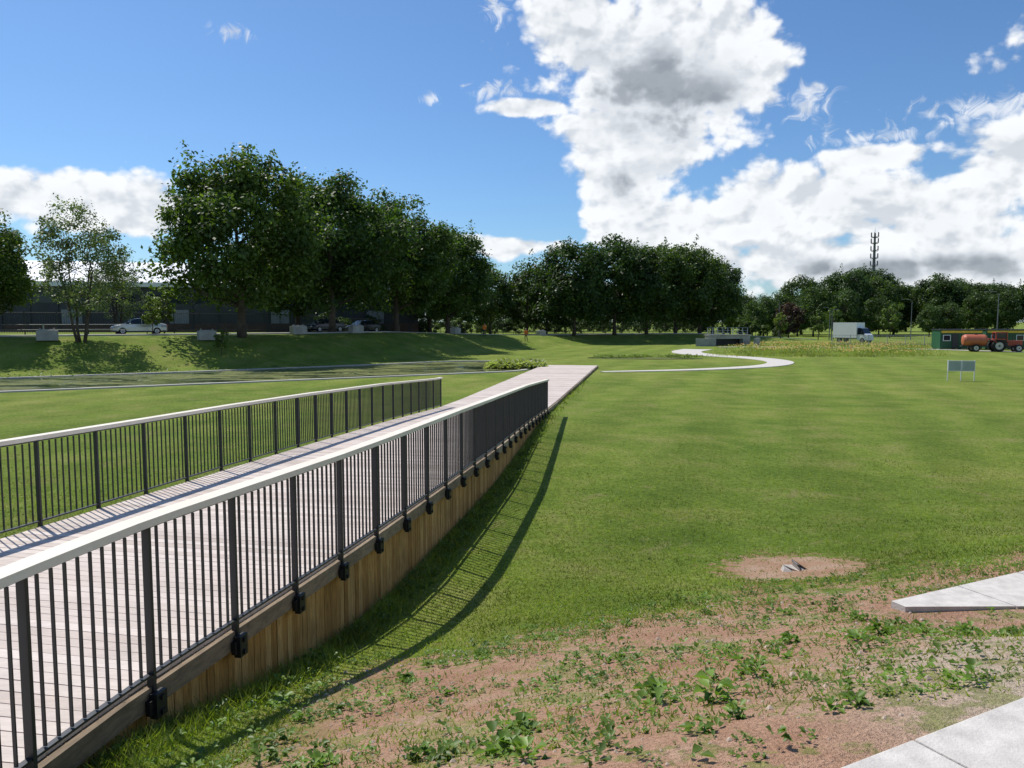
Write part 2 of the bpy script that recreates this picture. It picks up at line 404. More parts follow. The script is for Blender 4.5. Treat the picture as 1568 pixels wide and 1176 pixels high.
# ------------------------------------------------------------------ trees
def leaf_quads(C,N,size,r):
    n=len(C); a=r.normal(size=(n,3)); N=N/np.linalg.norm(N,axis=1,keepdims=True)
    u=np.cross(N,a); u/=np.linalg.norm(u,axis=1,keepdims=True)+1e-9; v=np.cross(N,u)
    s=size[:,None]
    V=np.stack([C-u*s*.6,C+v*s*.36+N*s*.08,C+u*s*.6,C-v*s*.36+N*s*.08],1).reshape(-1,3)
    F=np.arange(4*n).reshape(n,4); return V,F
def tree_mesh(seed,h,w,cb,mat,ncl=170,lpc=130,ls=.26,clr=1.0,stems=1,tr=.3,shoot=.2,name='tree'):
    r=np.random.default_rng(seed)
    rz=(h-cb)/2; 
    C=[]
    lob=r.uniform(0,6.28,6); 
    while len(C)<ncl:
        th=r.uniform(0,2*math.pi); ph=math.asin(r.uniform(-1,1))
        rad=r.uniform(.25,1)**.4
        zz=math.sin(ph)*rad
        prof=math.cos(ph)*rad
        if zz<0: prof=prof**.7 if prof>0 else 0
        wob=1+.13*math.sin(3*th+lob[0]+2*zz)+.10*math.sin(5*th+lob[1]-3*zz)+.08*math.sin(4*ph+lob[2])
        top=1+.08*math.sin(2*th+lob[3])+.05*math.sin(5*th+lob[4])
        C.append((math.cos(th)*prof*w/2*wob*.9, math.sin(th)*prof*w/2*wob*.9, cb+rz*(1+zz*.90*(top if zz>0 else 1))))
    C=np.array(C)
    R=clr*r.uniform(.65,1.35,ncl)*(w/13)**.4
    idx=np.repeat(np.arange(ncl),lpc); n=len(idx)
    dv=r.normal(size=(n,3)); dv/=np.linalg.norm(dv,axis=1,keepdims=True)
    rr=r.uniform(.1,1,n)**.5; spray=r.uniform(0,1,n)<.12; rr=np.where(spray,rr*1.35,rr)
    Pt=C[idx]+dv*(R[idx]*rr)[:,None]*np.array([1.1,1.1,.8])
    Nn=dv*.6+r.normal(size=(n,3))*.55+np.array([0,0,.6])
    V,F=leaf_quads(Pt,Nn,ls*r.uniform(.6,1.3,n),r)
    ns=int(ncl*shoot); k=r.integers(0,ncl,ns); out=C[k]-np.array([0,0,cb+rz*.7]); out/=np.linalg.norm(out,axis=1,keepdims=True)
    out=out*.6+np.array([0,0,.3])+r.normal(size=(ns,3))*.2
    tt=np.tile(np.repeat(np.linspace(.6,1.25,8),3),ns); kk=np.repeat(np.arange(ns),24)
    P2=C[k][kk]+out[kk]*(tt*R[k][kk])[:,None]+r.normal(size=(len(kk),3))*(.32*(1.6-tt))[:,None]
    V2,F2=leaf_quads(P2,r.normal(size=(len(kk),3))+np.array([0,0,.4]),ls*r.uniform(.5,1.0,len(kk)),r)
    F2=F2+len(V); V=np.concatenate([V,V2]);F=np.concatenate([F,F2])
    leaves=fast_mesh(name+'_leaves',V,F,[mat])
    mb=MB(); random.seed(seed)
    for sidx in range(stems):
        off=Vector((random.uniform(-.5,.5),random.uniform(-.5,.5),0))*(0 if stems==1 else 1)
        pts=[Vector((0,0,-.4))+off*.5]; rad=[tr*1.25]
        H=cb+rz*1.25
        for i in range(1,8):
            f=i/7; pts.append(Vector((random.uniform(-.15,.15)*f*2,random.uniform(-.15,.15)*f*2,H*f))+off*(1+2*f)); rad.append(tr*(1-.8*f))
        mb.tube(pts,rad,8)
        for b in range(16 if stems==1 else 7):
            f=random.uniform(.22,.95); q=f*7; i0=min(int(q),6); st=pts[i0].lerp(pts[i0+1],q-i0)
            cand=[C[random.randrange(ncl)] for _ in range(6)]
            tg=min(cand,key=lambda c:abs(c[2]-st.z-2)); tg=Vector(tg)
            m=st.lerp(tg,.5)+Vector((0,0,random.uniform(-.5,.3)))
            r0=tr*(1-.8*f)*.6
            mb.tube([st,st.lerp(m,.5)+Vector((0,0,.1)),m,tg],[r0,r0*.75,r0*.5,r0*.15],5)
    me=bpy.data.meshes.new(name+'_trunk'); me.from_pydata([tuple(v) for v in mb.v],[],mb.f); me.materials.append(BARK)
    me.polygons.foreach_set('use_smooth',[True]*len(mb.f)); me.update()
    return leaves,me
def place(name,meshes,x,y,sc=1,rz=0,parent=None,sz=None,z=None):
    e=bpy.data.objects.new(name,None); e.location=(x,y,tz(x,y) if z is None else z); e.rotation_euler=(0,0,rz)
    e.scale=(sc,sc,sz or sc); link(e,parent)
    for m,n in zip(meshes,('crown','trunk')):
        o=bpy.data.objects.new(n,m); link(o,e)
    return e
BIG=[tree_mesh(11+i,16.6,14.5,1.9,LEAF,260,130,.34,1.3,1,.38,name='plane_tree%d'%i) for i in range(3)]
DRK=[tree_mesh(31+i,16.5,13.8,.9,LEAF_D,200,100,.42,1.4,1,.32,name='dark_tree%d'%i) for i in range(3)]
MED=[tree_mesh(51+i,11,8.5,.8,LEAF_D,100,85,.35,1.15,1,.2,name='medium_tree%d'%i) for i in range(2)]
WIL=tree_mesh(71,10.8,6.8,1.6,LEAF_W,120,80,.18,.85,4,.10,name='willow')
YEL=tree_mesh(81,5,2.6,1.0,LEAF_Y,40,60,.2,.5,1,.07,name='young')
PUR=tree_mesh(85,6,4.5,.6,LEAF_P,50,80,.3,.8,1,.12,name='plum')
SHR=tree_mesh(91,2.6,4.2,.1,LEAF_D,34,75,.24,.6,1,.06,name='shrub')

place('plane_tree',BIG[0],-23.3,66,.97,.3)
place('plane_tree',BIG[1],-18.3,78,.98,2.1)
place('plane_tree',BIG[2],-13.6,90,1.0,4.0)
place('plane_tree',BIG[0],-8.6,103,.90,2.6)
place('plane_tree',BIG[1],-12,112,.9,5.2)
place('plane_tree',BIG[2],-24,86,.82,1.2)
place('lime_tree',MED[0],-3.5,124,1.05,1); place('lime_tree',MED[1],2.5,128,1.15,2); place('lime_tree',MED[0],6,134,1.1,4)
for x,y,sc,r,k in ((10,123,.93,0,0),(17,127,1.02,1.2,1),(23,131,.97,2.7,2),(29,136,1.0,4.1,0),(34.5,141,.96,5.3,1),(39,149,.90,.7,2)):
    place('maple_tree',DRK[k],x,y,sc,r)
place('ash_tree',BIG[2],-40.5,57.5,.60,3.1); place('ash_tree',BIG[1],-49,63,.66,.4)
place('willow_tree',WIL,-32.6,58,1.0,.6); place('willow_tree',WIL,-36,70,.7,2.2)
place('young_tree',YEL,-31.0,66,.7,.2); place('young_tree',YEL,-23,60.5,.45,1.2); place('young_tree',YEL,-34.5,76,1.0,1)
random.seed(12)
hedge=empty('understorey_shrubs')
for i,q in enumerate(toff(25,-24,60,4.0)):
    place('shrub',SHR,q.x+random.uniform(-1,1),q.y+random.uniform(-1,1),random.uniform(.7,1.25),random.uniform(0,6),hedge)
bt=empty('background_trees')
r=np.random.default_rng(5)
def bgt(x,y,m,sc,z=None,sz=None): place('tree',m,x,y,sc,r.uniform(0,6),bt,sz,z if z is not None else 0)
for x in np.arange(-30,60,7.0):
    bgt(x+r.uniform(-2,2),165+r.uniform(-8,8)+max(0,x)*.3,MED[r.integers(2)],r.uniform(.85,1.1),.5)
for i,x in enumerate(np.arange(76,146,6.4)):
    bgt(x+r.uniform(-2.5,2.5),200+r.uniform(-10,10),DRK[r.integers(3)],r.uniform(.85,1.12))
for x in np.arange(64,145,6.5):
    bgt(x+r.uniform(-2,2),178+r.uniform(-6,6),(MED[r.integers(2)]),r.uniform(.55,1.1))
for x in np.arange(40,330,14):
    bgt(x+r.uniform(-3,3),270+r.uniform(-15,15),DRK[r.integers(3)],r.uniform(.75,1.05))
for x in np.arange(-220,-20,14):
    bgt(x+r.uniform(-3,3),170+r.uniform(-10,10),DRK[r.integers(3)],r.uniform(.6,.75),1)
for x in (96,102,108,115,122,130): bgt(x,140+r.uniform(-5,5),MED[r.integers(2)],r.uniform(.7,1.0))
for x,y,sc in ((54,172,.75),(58.5,178,.9),(62,186,.8),(66,190,1.0),(70,188,.85)): bgt(x,y,MED[r.integers(2)],sc)
place('plum_tree',PUR,53.5,148,1.15,0); place('birch_tree',YEL,78,158,1.7,0); place('birch_tree',YEL,47,134,1.0,2); place('birch_tree',YEL,56,140,1.2,1)
place('birch_tree',YEL,63,150,1.4,2)

# ------------------------------------------------------------------ grass blades
def blades(N,y0,y1,k,name,hmin,hmax,filt,wid=.006):
    Yb=np.exp(rng.uniform(math.log(y0),math.log(y1),N)); Xb=rng.uniform(-k,k,N)*Yb
    keep=filt(Xb,Yb); Xb=Xb[keep];Yb=Yb[keep]; n=len(Xb); Zb=terrain(Xb,Yb)-.005
    h=rng.uniform(hmin,hmax,n); a=rng.uniform(0,2*math.pi,n); w=wid*(.6+Yb/12)*rng.uniform(.7,1.3,n)
    lean=rng.uniform(.3,1.3,n)*h; b=rng.uniform(0,2*math.pi,n)
    P=np.stack([Xb,Yb,Zb],1); dx=np.stack([np.cos(a)*w,np.sin(a)*w,0*a],1)
    tip=P+np.stack([np.cos(b)*lean,np.sin(b)*lean,h],1)
    V=np.stack([P-dx,P+dx,tip],1).reshape(-1,3); F=np.arange(3*n).reshape(n,3)
    link(bpy.data.objects.new(name,fast_mesh(name,V,F,[GRASS])))
def pathx(y): return np.interp(y,yy,xx)
def hashn(x,y,f):
    return .5+.25*np.sin(f*x*1.3+1.7*np.sin(f*y*.9))+.25*np.sin(f*y*1.7+1.3*np.sin(f*x*1.1+2))
def f_lawn(x,y):
    s=scoord(x,y)+1.3*(hashn(x,y,1.6)-.5)+.7*smooth((x-2.6)/2)
    pr=np.where(s>6.6,1.0,np.where(s>5.6,.45,.10))
    pr=np.where((x<-1.5),np.maximum(pr,.8),pr)
    pr=pr*np.clip((24-y)/13,0,1)*(.55+.45*hashn(x,y,.9))
    off=(x>pathx(y)-W-.1)&(x<pathx(y)+.04)
    pav=scoord(x,y)<1.95
    bare=((x-3.75)**2*.85+.75*(y-9.95)**2)<.65
    return (rng.uniform(0,1,len(x))<pr)&~off&~pav&~(bare&(rng.uniform(0,1,len(x))<.9))&~onpath2(x,y)
blades(420000,3.2,24,.95,'grass',.012,.045,f_lawn)
def f_edge(x,y):
    e=x-pathx(y); return (e>.05)&(e<.5)&(rng.uniform(0,1,len(x))<1-.9*e/.5)
blades(420000,3.6,45,.7,'long_grass',.05,.15,f_edge,.006)

# ------------------------------------------------------------------ weeds
def weeds(plants,name,mat):
    Vs=[];Fs=[];n=0
    for (x,y,R,nl) in plants:
        z=tz(x,y); hgt=R*random.uniform(.3,.9)
        for i in range(nl):
            az=random.uniform(0,6.283); el=random.uniform(.05,1.0); ln=R*random.uniform(.35,.8); wd=ln*random.uniform(.22,.34)
            f=random.uniform(0,1); base=Vector((x,y,z+hgt*f))+Vector((math.cos(az),math.sin(az),0))*R*random.uniform(.05,.55)*(1-.5*f)
            d=Vector((math.cos(az)*math.cos(el),math.sin(az)*math.cos(el),math.sin(el)*.8)); sd=Vector((-math.sin(az),math.cos(az),0))
            up=Vector((0,0,1)); mid=base+d*ln*.5+up*ln*.08; tip=base+d*ln-up*ln*.25
            q1=base+d*ln*.3; 
            v=[base,q1+sd*wd*.8+up*wd*.3,mid+sd*wd+up*wd*.25,tip,mid-sd*wd+up*wd*.25,q1-sd*wd*.8+up*wd*.3]
            Vs+=[tuple(a) for a in v]; Fs+=[(n,n+1,n+2,n+3),(n,n+3,n+4,n+5)]; n+=6
    link(bpy.data.objects.new(name,fast_mesh(name,np.array(Vs),np.array(Fs),[mat])))
random.seed(3); pl=[]
for _ in range(8500):
    y=random.uniform(2.3,9.3); x=random.uniform(-2.4,6.5); s=scoord(x,y)
    if s<2.05 or s>7.0 or x<pathx(y)+.1 or onpath2(x,y): continue
    if hashn(x,y,2.3)<random.uniform(.15,.75): continue
    R=random.choice([.02,.025,.03,.03,.04,.04,.05,.06,.08])*random.uniform(.8,1.2)
    pl.append((x,y,R,random.randint(5,9)))
for (x,y,R) in ((.02,3.2,.15),(1.0,3.9,.18),(-.35,3.3,.13),(.15,3.75,.12),(-.9,3.6,.11),(1.6,4.6,.13),(2.4,5.1,.15),(2.8,4.7,.13),(2.0,5.2,.12),(.9,3.2,.10),(1.25,4.3,.11),
                (3.3,5.3,.15),(3.9,5.2,.15),(3.7,5.0,.14),(4.3,5.3,.18),(4.7,5.5,.18),(2.9,6.1,.11),(.8,5.6,.10),(-.8,5.8,.12),(-1.3,4.9,.13),(-1.5,4.3,.12),(-.6,6.2,.11),(-1.8,5.6,.13),(1.5,3.3,.10),(-1.2,3.9,.11),
                (.3,6.9,.09),(1.0,7.1,.09),(1.9,7.2,.09),(-.2,6.6,.1),(2.5,7.4,.08),(3.0,7.1,.08),(4.0,5.75,.13),(4.5,5.95,.14),(4.9,6.0,.14)):
    for _ in range(3): pl.append((x+random.uniform(-R,R)*1.3,y+random.uniform(-R,R)*1.3,R*.75,random.randint(14,22)))
for _ in range(260):
    y=random.uniform(4,26); x=float(pathx(y))+random.uniform(.08,.4); pl.append((x,y,random.uniform(.05,.11),12))
weeds(pl,'weeds',WEED)
mb=MB()
for _ in range(1700):
    y=random.uniform(2.4,8); x=random.uniform(-1.5,5.5); s=scoord(x,y)
    if s<2.05 or s>6.6 or onpath2(x,y): continue
    rr=random.uniform(.003,.012) if random.random()<.9 else random.uniform(.012,.022); z=tz(x,y)
    mb.tube([(x,y,z-rr*.5),(x+rr*.2,y,z+rr*.3),(x,y+rr*.2,z+rr*.8)],[rr,rr*.95,rr*.4],5)
mb.obj('pebbles',[simple('pebble',(.46,.36,.28),.9,0,.3,9)])
rd=[]
for _ in range(500):
    a=random.uniform(0,6.28); q=random.uniform(0,1)**.5; x=.3+math.cos(a)*q*2.1; y=57.5+math.sin(a)*q*2.2
    rd.append((x,y,random.uniform(.3,.7),9))
weeds(rd,'reed_bed',leaf_mat('reed_leaf',(.16,.20,.09),(.23,.28,.13),(.32,.35,.19),.45,.8))
rd=[(random.uniform(8,19),random.uniform(74,76),random.uniform(.15,.4),7) for _ in range(160)]
for _ in range(120):
    k_=random.uniform(0,1); rd.append((-32+18*k_+random.uniform(-.5,.5),46.3+13*k_+random.uniform(-.3,.6),random.uniform(.1,.35),6))
weeds(rd,'waterside_plants',LEAF_Y)
FL1=simple('flower_orange',(.58,.30,.07),.7); FL2=simple('flower_yellow',(.55,.47,.12),.7)
mb=MB()
for _ in range(3600):
    y=random.uniform(76,122); x=random.uniform(.30,.525)*y+random.uniform(-3,3)
    if y<88 and x<30+ (88-y): continue
    z=random.uniform(.2,.42); s=random.uniform(.035,.075)
    if hashn(x,y,.5)<random.uniform(.2,.9): continue
    mb.face([(x-s,y-.03,z-s*.4),(x+s,y-.03,z-s*.4),(x+s*.8,y+.08,z+s),(x-s*.8,y+.08,z+s)],random.choice((0,1,1)))
mead=empty('wildflower_meadow'); mb.obj('flowers',[FL1,FL2],mead)
N=22000; Yb=rng.uniform(75,124,N); Xb=rng.uniform(.29,.54,N)*Yb+rng.uniform(-3,3,N)
kp=(hashn(Xb,Yb,.35)>rng.uniform(0,.8,N)); Xb=Xb[kp];Yb=Yb[kp];N=len(Xb)
h=rng.uniform(.15,.4,N); a=rng.uniform(0,6.28,N); P=np.stack([Xb,Yb,terrain(Xb,Yb)],1)
dx=np.stack([np.cos(a)*.03,np.sin(a)*.03,0*a],1); tip=P+np.stack([np.cos(a*3)*.2,np.sin(a*3)*.2,h],1)
V=np.stack([P-dx,P+dx,tip],1).reshape(-1,3)
o=bpy.data.objects.new('tall_grass',fast_mesh('tall_grass',V,np.arange(3*N).reshape(N,3),[leaf_mat('meadow_grass',(.17,.23,.05),(.22,.26,.07),(.28,.28,.10),.5)])); link(o,mead)

# ------------------------------------------------------------------ warehouse
ROOF=simple('roof_sheet',(.78,.79,.80),.5,0,.05,.4); WALL=simple('dark_cladding',(.045,.05,.06),.6,0,.2,.5); GLASS=simple('window_glass',(.02,.03,.04),.1,0,.1,1)
BRK=simple('brown_brick',(.12,.07,.05),.85,0,.25,2)
wh=empty('warehouse',(-58,98,1.8),math.radians(14)); mb=MB(); Lw=92; D=30
mb.box((0,D/2,3.3),(Lw,D,6.6),0)
mb.box((0,-.06,.7),(Lw,.12,1.4),2)
for i in range(-14,15):
    mb.box((i*3.2,-.08,3.3),(.22,.16,6.6),0)
for i in range(-14,14):
    mb.box((i*3.2+1.6,-.03,4.6),(2.3,.06,1.1),1)
    if i%4==0: mb.box((i*3.2+1.6,-.04,1.6),(2.4,.08,3.2),3)
mb.obj('walls',[WALL,GLASS,BRK,simple('shutter',(.25,.26,.28),.6)],wh)
mb=MB()
nb=4; bl=Lw/nb
for i in range(nb):
    x0=-Lw/2+i*bl;x1=x0+bl-.2; z0=6.6;z1=10.4
    mb.face([(x0,-.6,z0),(x1,-.6,z0),(x1,D/2,z1),(x0,D/2,z1)]); mb.face([(x0,D/2,z1),(x1,D/2,z1),(x1,D+.6,z0),(x0,D+.6,z0)])
    mb.face([(x0,-.6,z0),(x0,D/2,z1),(x0,D+.6,z0)]); mb.face([(x1,-.6,z0),(x1,D+.6,z0),(x1,D/2,z1)])
    for j in range(1,8):
        X=x0+j*bl/8; mb.obox((X,D/4-.3,(z0+z1)/2+.05),(.05,0,0),(0,D/4+.2,(z1-z0)/2),(0,0,.03))
mb.box((0,-.62,6.45),(Lw,.15,.6)); mb.obj('roof',[ROOF],wh)

# ------------------------------------------------------------------ fences, blocks
FEN=simple('fence_steel',(.05,.055,.055),.5)
def fence(P,H,name,sp=.18,r_=.012,mat=FEN,rails=(.15,.95)):
    mb=MB()
    for i in range(len(P)-1):
        a=P[i];b=P[i+1];za=tz(a.x,a.y);zb=tz(b.x,b.y); a=Vector((a.x,a.y,za));b=Vector((b.x,b.y,zb))
        mb.box(a+Vector((0,0,H/2)),(.08,.08,H))
        for f in rails: mb.tube([a+Vector((0,0,H*f)),b+Vector((0,0,H*f))],[.025,.025],4)
        n=int((b-a).length/sp)
        for j in range(1,n): 
            q=a.lerp(b,j/n); mb.box(q+Vector((0,0,H*.52)),(2*r_,2*r_,H*.92))
    mb.obj(name,[mat])
fence(toff(22.5,-120,45),2.1,'security_fence')
fence(toff(11.5,-75,-30,3),1.0,'guard_rail',3,.02,simple('galvanised',(.4,.41,.42),.4,.5),(.55,.95))
for x,y,rz in ((-34.6,57,.5),(-25.2,63.2,.6),(-15.8,77.5,.9),(-7.3,99,1.1),(-45,51,.5),(4.5,118,.8),(-19.8,71,.7)):
    mb=MB(); mb.box((0,0,.38),(1.4,.8,.76)); mb.box((0,0,.80),(1.1,.55,.10)); mb.box((-.45,0,.90),(.10,.1,.1)); mb.box((.45,0,.90),(.10,.1,.1))
    mb.obj('concrete_block',[CONC_G],None,(x,y,tz(x,y)),rz,bevel=.04)

# ------------------------------------------------------------------ vehicles
RUB=simple('tyre_rubber',(.015,.015,.015),.85); RIM=simple('alloy_rim',(.4,.4,.42),.35,.6); LAMP=simple('lamp_glass',(.5,.1,.06),.2)
def wheel(mb,x,y,r,w,mt=1,mr=2):
    mb.tube([(x,y-w/2,r),(x,y-w/2+.03,r),(x,y+w/2-.03,r),(x,y+w/2,r)],[r*.92,r,r,r*.92],20,mt)
    mb.tube([(x,y-w/2-.012,r),(x,y+w/2+.012,r)],[r*.6,r*.6],14,mr); mb.tube([(x,y-w/2-.03,r),(x,y+w/2+.03,r)],[r*.15,r*.15],8,mt)
def car(name,col,x,y,rz):
    e=empty(name,(x,y,tz(x,y)+.03),rz)
    paint=simple(name+'_paint',col,.25,.5,.04,1,.6)
    st=[(-2.25,.66,.36,.72,.76,.55),(-2.15,.80,.26,.86,.92,.66),(-1.65,.87,.22,.93,1.02,.72),(-1.25,.885,.20,.95,1.22,.66),(-.75,.89,.2,.95,1.41,.58),(-.1,.89,.2,.94,1.45,.58),(.4,.89,.2,.93,1.42,.58),(.85,.885,.2,.92,1.18,.66),(1.2,.88,.2,.90,.98,.72),(1.8,.85,.22,.80,.88,.68),(2.15,.76,.26,.66,.74,.6),(2.25,.62,.34,.56,.62,.5)]
    mb=MB()
    for s in st:
        X,w,zb,zl,zr,wr=s
        for pnt in ((-w*.8,zb),(-w,zb+.12),(-w,(zb+zl)/2+.08),(-w*.96,zl),(-wr,zr-.03),(-wr*.6,zr),(wr*.6,zr),(wr,zr-.03),(w*.96,zl),(w,(zb+zl)/2+.08),(w,zb+.12),(w*.8,zb)): mb.v.append(Vector((X,pnt[0],pnt[1])))
    n=12
    for i in range(len(st)-1):
        for k in range(n):
            a=i*n+k;b=i*n+(k+1)%n; mi=0
            if k in (3,7) and 2<=i<=7: mi=1
            if k in (4,5,6) and i in (2,3,6,7): mi=1
            mb.f.append((a,b,b+n,a+n)); mb.m.append(mi)
    mb.f.append(tuple(range(n))[::-1]); mb.m.append(0); mb.f.append(tuple(range((len(st)-1)*n,len(st)*n))); mb.m.append(0)
    mb.obj('body',[paint,GLASS],e,bevel=.015)
    mb=MB()
    for X in (-1.35,1.38):
        for Yy in (-.79,.79): wheel(mb,X,Yy,.32,.22,0,1)
    for X in (-.15,-1.05,.75):
        for sy in (-1,1): mb.obox((X,sy*.76,1.17),(.03,0,0),(0,.02*sy,0),(0,-.09*sy,.24),3)
    for sy in (-1,1):
        mb.box((2.17,sy*.5,.62),(.14,.3,.12),1); mb.box((-2.2,sy*.55,.80),(.12,.26,.12),2); mb.box((.8,sy*.98,.98),(.12,.16,.12),3)
    mb.obj('wheels_and_trim',[RUB,RIM,LAMP,paint],e)
car('parked_car',(.50,.52,.50),-33.2,68.2,math.pi+.55)
car('dark_car',(.03,.035,.045),-20.5,84,math.pi+.9)
car('dark_car',(.03,.03,.03),-17.5,90,math.pi+1.0)
WHT=simple('white_paint',(.75,.76,.78),.4,0,.04,.5)
def truck(x,y,rz):
    e=empty('box_truck',(x,y,tz(x,y)),rz); mb=MB()
    mb.box((-.9,0,2.05),(4.3,2.2,2.5),0); mb.box((-.9,0,.72),(4.3,.9,.16),3)
    for (X,zr,w) in ((1.32,2.45,1.0),(2.0,2.4,.98),(2.55,1.55,.97),(2.95,1.25,.93),(3.0,.45,.93)):
        for p_ in ((-w,.45),(-w,min(zr-.05,1.35)),(-w*.9,zr),(w*.9,zr),(w,min(zr-.05,1.35)),(w,.45)): mb.v.append(Vector((X,p_[0],p_[1])))
    b0=len(mb.v)-30
    for i in range(4):
        for k in range(6):
            a=b0+i*6+k;b=b0+i*6+(k+1)%6; mi=0
            if i==1 and k==2: mi=1
            if i in (0,1) and k in (1,3): mi=1
            mb.f.append((a,b,b+6,a+6)); mb.m.append(mi)
    mb.f.append(tuple(range(b0,b0+6))[::-1]); mb.m.append(0); mb.f.append(tuple(range(b0+24,b0+30))); mb.m.append(3)
    for X in (-1.9,2.2):
        for sy in (-.88,.88): wheel(mb,X,sy,.42,.28,2,4)
    for sy in (-1,1): mb.box((2.1,sy*1.1,1.7),(.08,.2,.35),3)
    mb.obj('bodywork',[WHT,GLASS,RUB,METAL,RIM],e)
truck(56.2,126,-1.0)
RED=simple('tractor_red',(.42,.06,.03),.4,0,.1,1); ORG=simple('tank_orange',(.50,.14,.07),.45,0,.15,1)
def tractor(x,y,rz):
    e=empty('tractor',(x,y,0),rz); e.scale=(.85,.85,.85); mb=MB()
    mb.box((1.55,0,1.2),(1.9,.75,.7),0); mb.box((2.5,0,1.12),(.12,.7,.55),2); mb.box((1.5,0,.75),(2.2,.5,.35),2)
    mb.box((.0,0,1.0),(1.5,.9,.6),2); mb.box((-.1,0,2.62),(1.5,1.35,.12),0)
    for X in (-.75,.6):
        for sy in (-.6,.6): mb.obox((X,sy,1.95),(.05,0,0),(0,.05,0),(-.05,0,.65),0)
    mb.box((-.08,0,1.95),(1.25,1.1,1.15),1)
    for sy in (-1,1):
        wheel(mb,-.45,sy*.85,.82,.45,3,4); wheel(mb,1.95,sy*.75,.52,.32,3,4)
        mb.obox((-.45,sy*.85,1.72),(.7,0,0),(0,.27,0),(0,0,.05),0); mb.obox((-1.05,sy*.85,1.5),(.25,0,-.22),(0,.27,0),(.02,0,.04),0)
    mb.tube([(1.5,.2,1.5),(1.5,.2,2.4)],[.05,.05],6,2)
    mb.obj('body',[RED,GLASS,METAL,RUB,RIM],e)
    mb=MB(); mb.tube([(-4.7,0,1.55),(-4.6,0,1.55),(-4.3,0,1.55),(-2.0,0,1.55),(-1.75,0,1.55),(-1.65,0,1.55)],[.3,.65,.8,.8,.65,.3],18,0)
    mb.box((-3.1,0,.75),(3.4,.8,.15),1); mb.tube([(-1.6,0,.7),(-.7,0,.65)],[.07,.07],6,1)
    for sy in (-1,1): wheel(mb,-3.2,sy*.85,.5,.35,2,3)
    mb.tube([(-3.1,0,2.3),(-3.1,0,2.5)],[.22,.22],10,1)
    mb.obj('tank_trailer',[ORG,METAL,RUB,RIM],e)
tractor(56.2,88,-.25)
GRN=simple('cabin_green',(.02,.10,.045),.5); YLW=simple('sign_yellow',(.7,.45,.03),.5)
def cabin(x,y,rz,Lc):
    e=empty('site_cabin',(x,y,0),rz); mb=MB()
    mb.box((0,0,1.25),(Lc,2.4,2.3),0); mb.box((0,0,2.46),(Lc+.2,2.6,.12),3); mb.box((0,-1.23,2.2),(Lc*.96,.06,.28),1)
    for i in range(int(Lc/.3)): mb.box((-Lc/2+.15+i*.3,-1.22,1.1),(.06,.05,1.9),0)
    n=max(1,int(Lc/2.4))
    for i in range(n):
        X=-Lc/2+(i+.5)*Lc/n; mb.box((X-.5,-1.26,1.45),(.9,.06,.75),2); mb.box((X-.5,-1.29,1.45),(.75,.04,.6),4); mb.box((X+.5,-1.26,1.05),(.7,.05,1.8),3)
    for X in (-Lc/2+.3,0,Lc/2-.3):
        for sy in (-.9,.9): mb.box((X,sy,.05),(.3,.3,.12),3)
    mb.obj('body',[GRN,YLW,WHT,METAL,GLASS],e)
cabin(55.8,96,-.1,5.0); cabin(62.5,96.8,-.1,6.0); cabin(69.5,97.4,-.1,6.0)
fence([Vector((46+i*2.5,110-i*.3,0)) for i in range(16)],1.6,'mesh_fence',.2,.012,simple('galv2',(.3,.31,.32),.5))

mb=MB(); GREYG=simple('sign_back',(.34,.40,.37),.5,0,.1,2)
for X in (-.72,0,.72): mb.tube([(X,0,-.2),(X,0,1.22)],[.028,.028],8,1)
for X in (-.37,.37):
    mb.box((X,-.03,.88),(.66,.03,.56),0); mb.box((X,-.035,1.175),(.70,.05,.035),1); mb.box((X,-.035,.585),(.70,.05,.03),1)
    mb.box((X-.345,-.035,.88),(.03,.05,.56),1); mb.box((X+.345,-.035,.88),(.03,.05,.56),1)
mb.obj('information_sign',[GREYG,WHT],None,(26.5,45,0),-.2)

mb=MB(); MST=simple('mast_steel',(.13,.135,.14),.6)
mb.tube([(0,0,0),(0,0,21),(0,0,33)],[.75,.5,.3],10)
for z in (22,24.5,27,29.5,31.5):
    mb.tube([(0,0,z),(0,0,z+.12)],[1.1,1.1],12)
    for k in range(6):
        a=k*math.pi/3; mb.box((math.cos(a)*1.25,math.sin(a)*1.25,z+1.0),(.2,.2,1.5),0,a)
        mb.tube([(0,0,z+.1),(math.cos(a)*1.25,math.sin(a)*1.25,z+.6)],[.05,.05],4)
mb.tube([(0,0,33),(0,0,35)],[.06,.03],5)
mb.obj('radio_mast',[MST],None,(122,260,0))

LG=simple('lamp_galv',(.16,.17,.18),.5,.3)
def lamp(x,y,h,arm=1.2,rz=0,z=None):
    mb=MB(); mb.tube([(0,0,-.2),(0,0,1.2),(0,0,h-.3),(arm*.2,0,h),(arm,0,h+.15)],[.09,.085,.05,.045,.035],8,0)
    mb.box((arm+.3,0,h+.15),(.7,.26,.12),1); mb.box((arm+.3,0,h+.075),(.5,.2,.03),2)
    mb.obj('street_lamp',[LG,METAL,WHT],None,(x,y,tz(x,y)),rz)
lamp(60.5,146,6.0,.8,2.6); lamp(75,144,7.5,1.2,2.8); lamp(66.5,105,7.5,1.2,2.5); lamp(50.5,145,7,.6,2); lamp(58,139,5.5,.6,0)

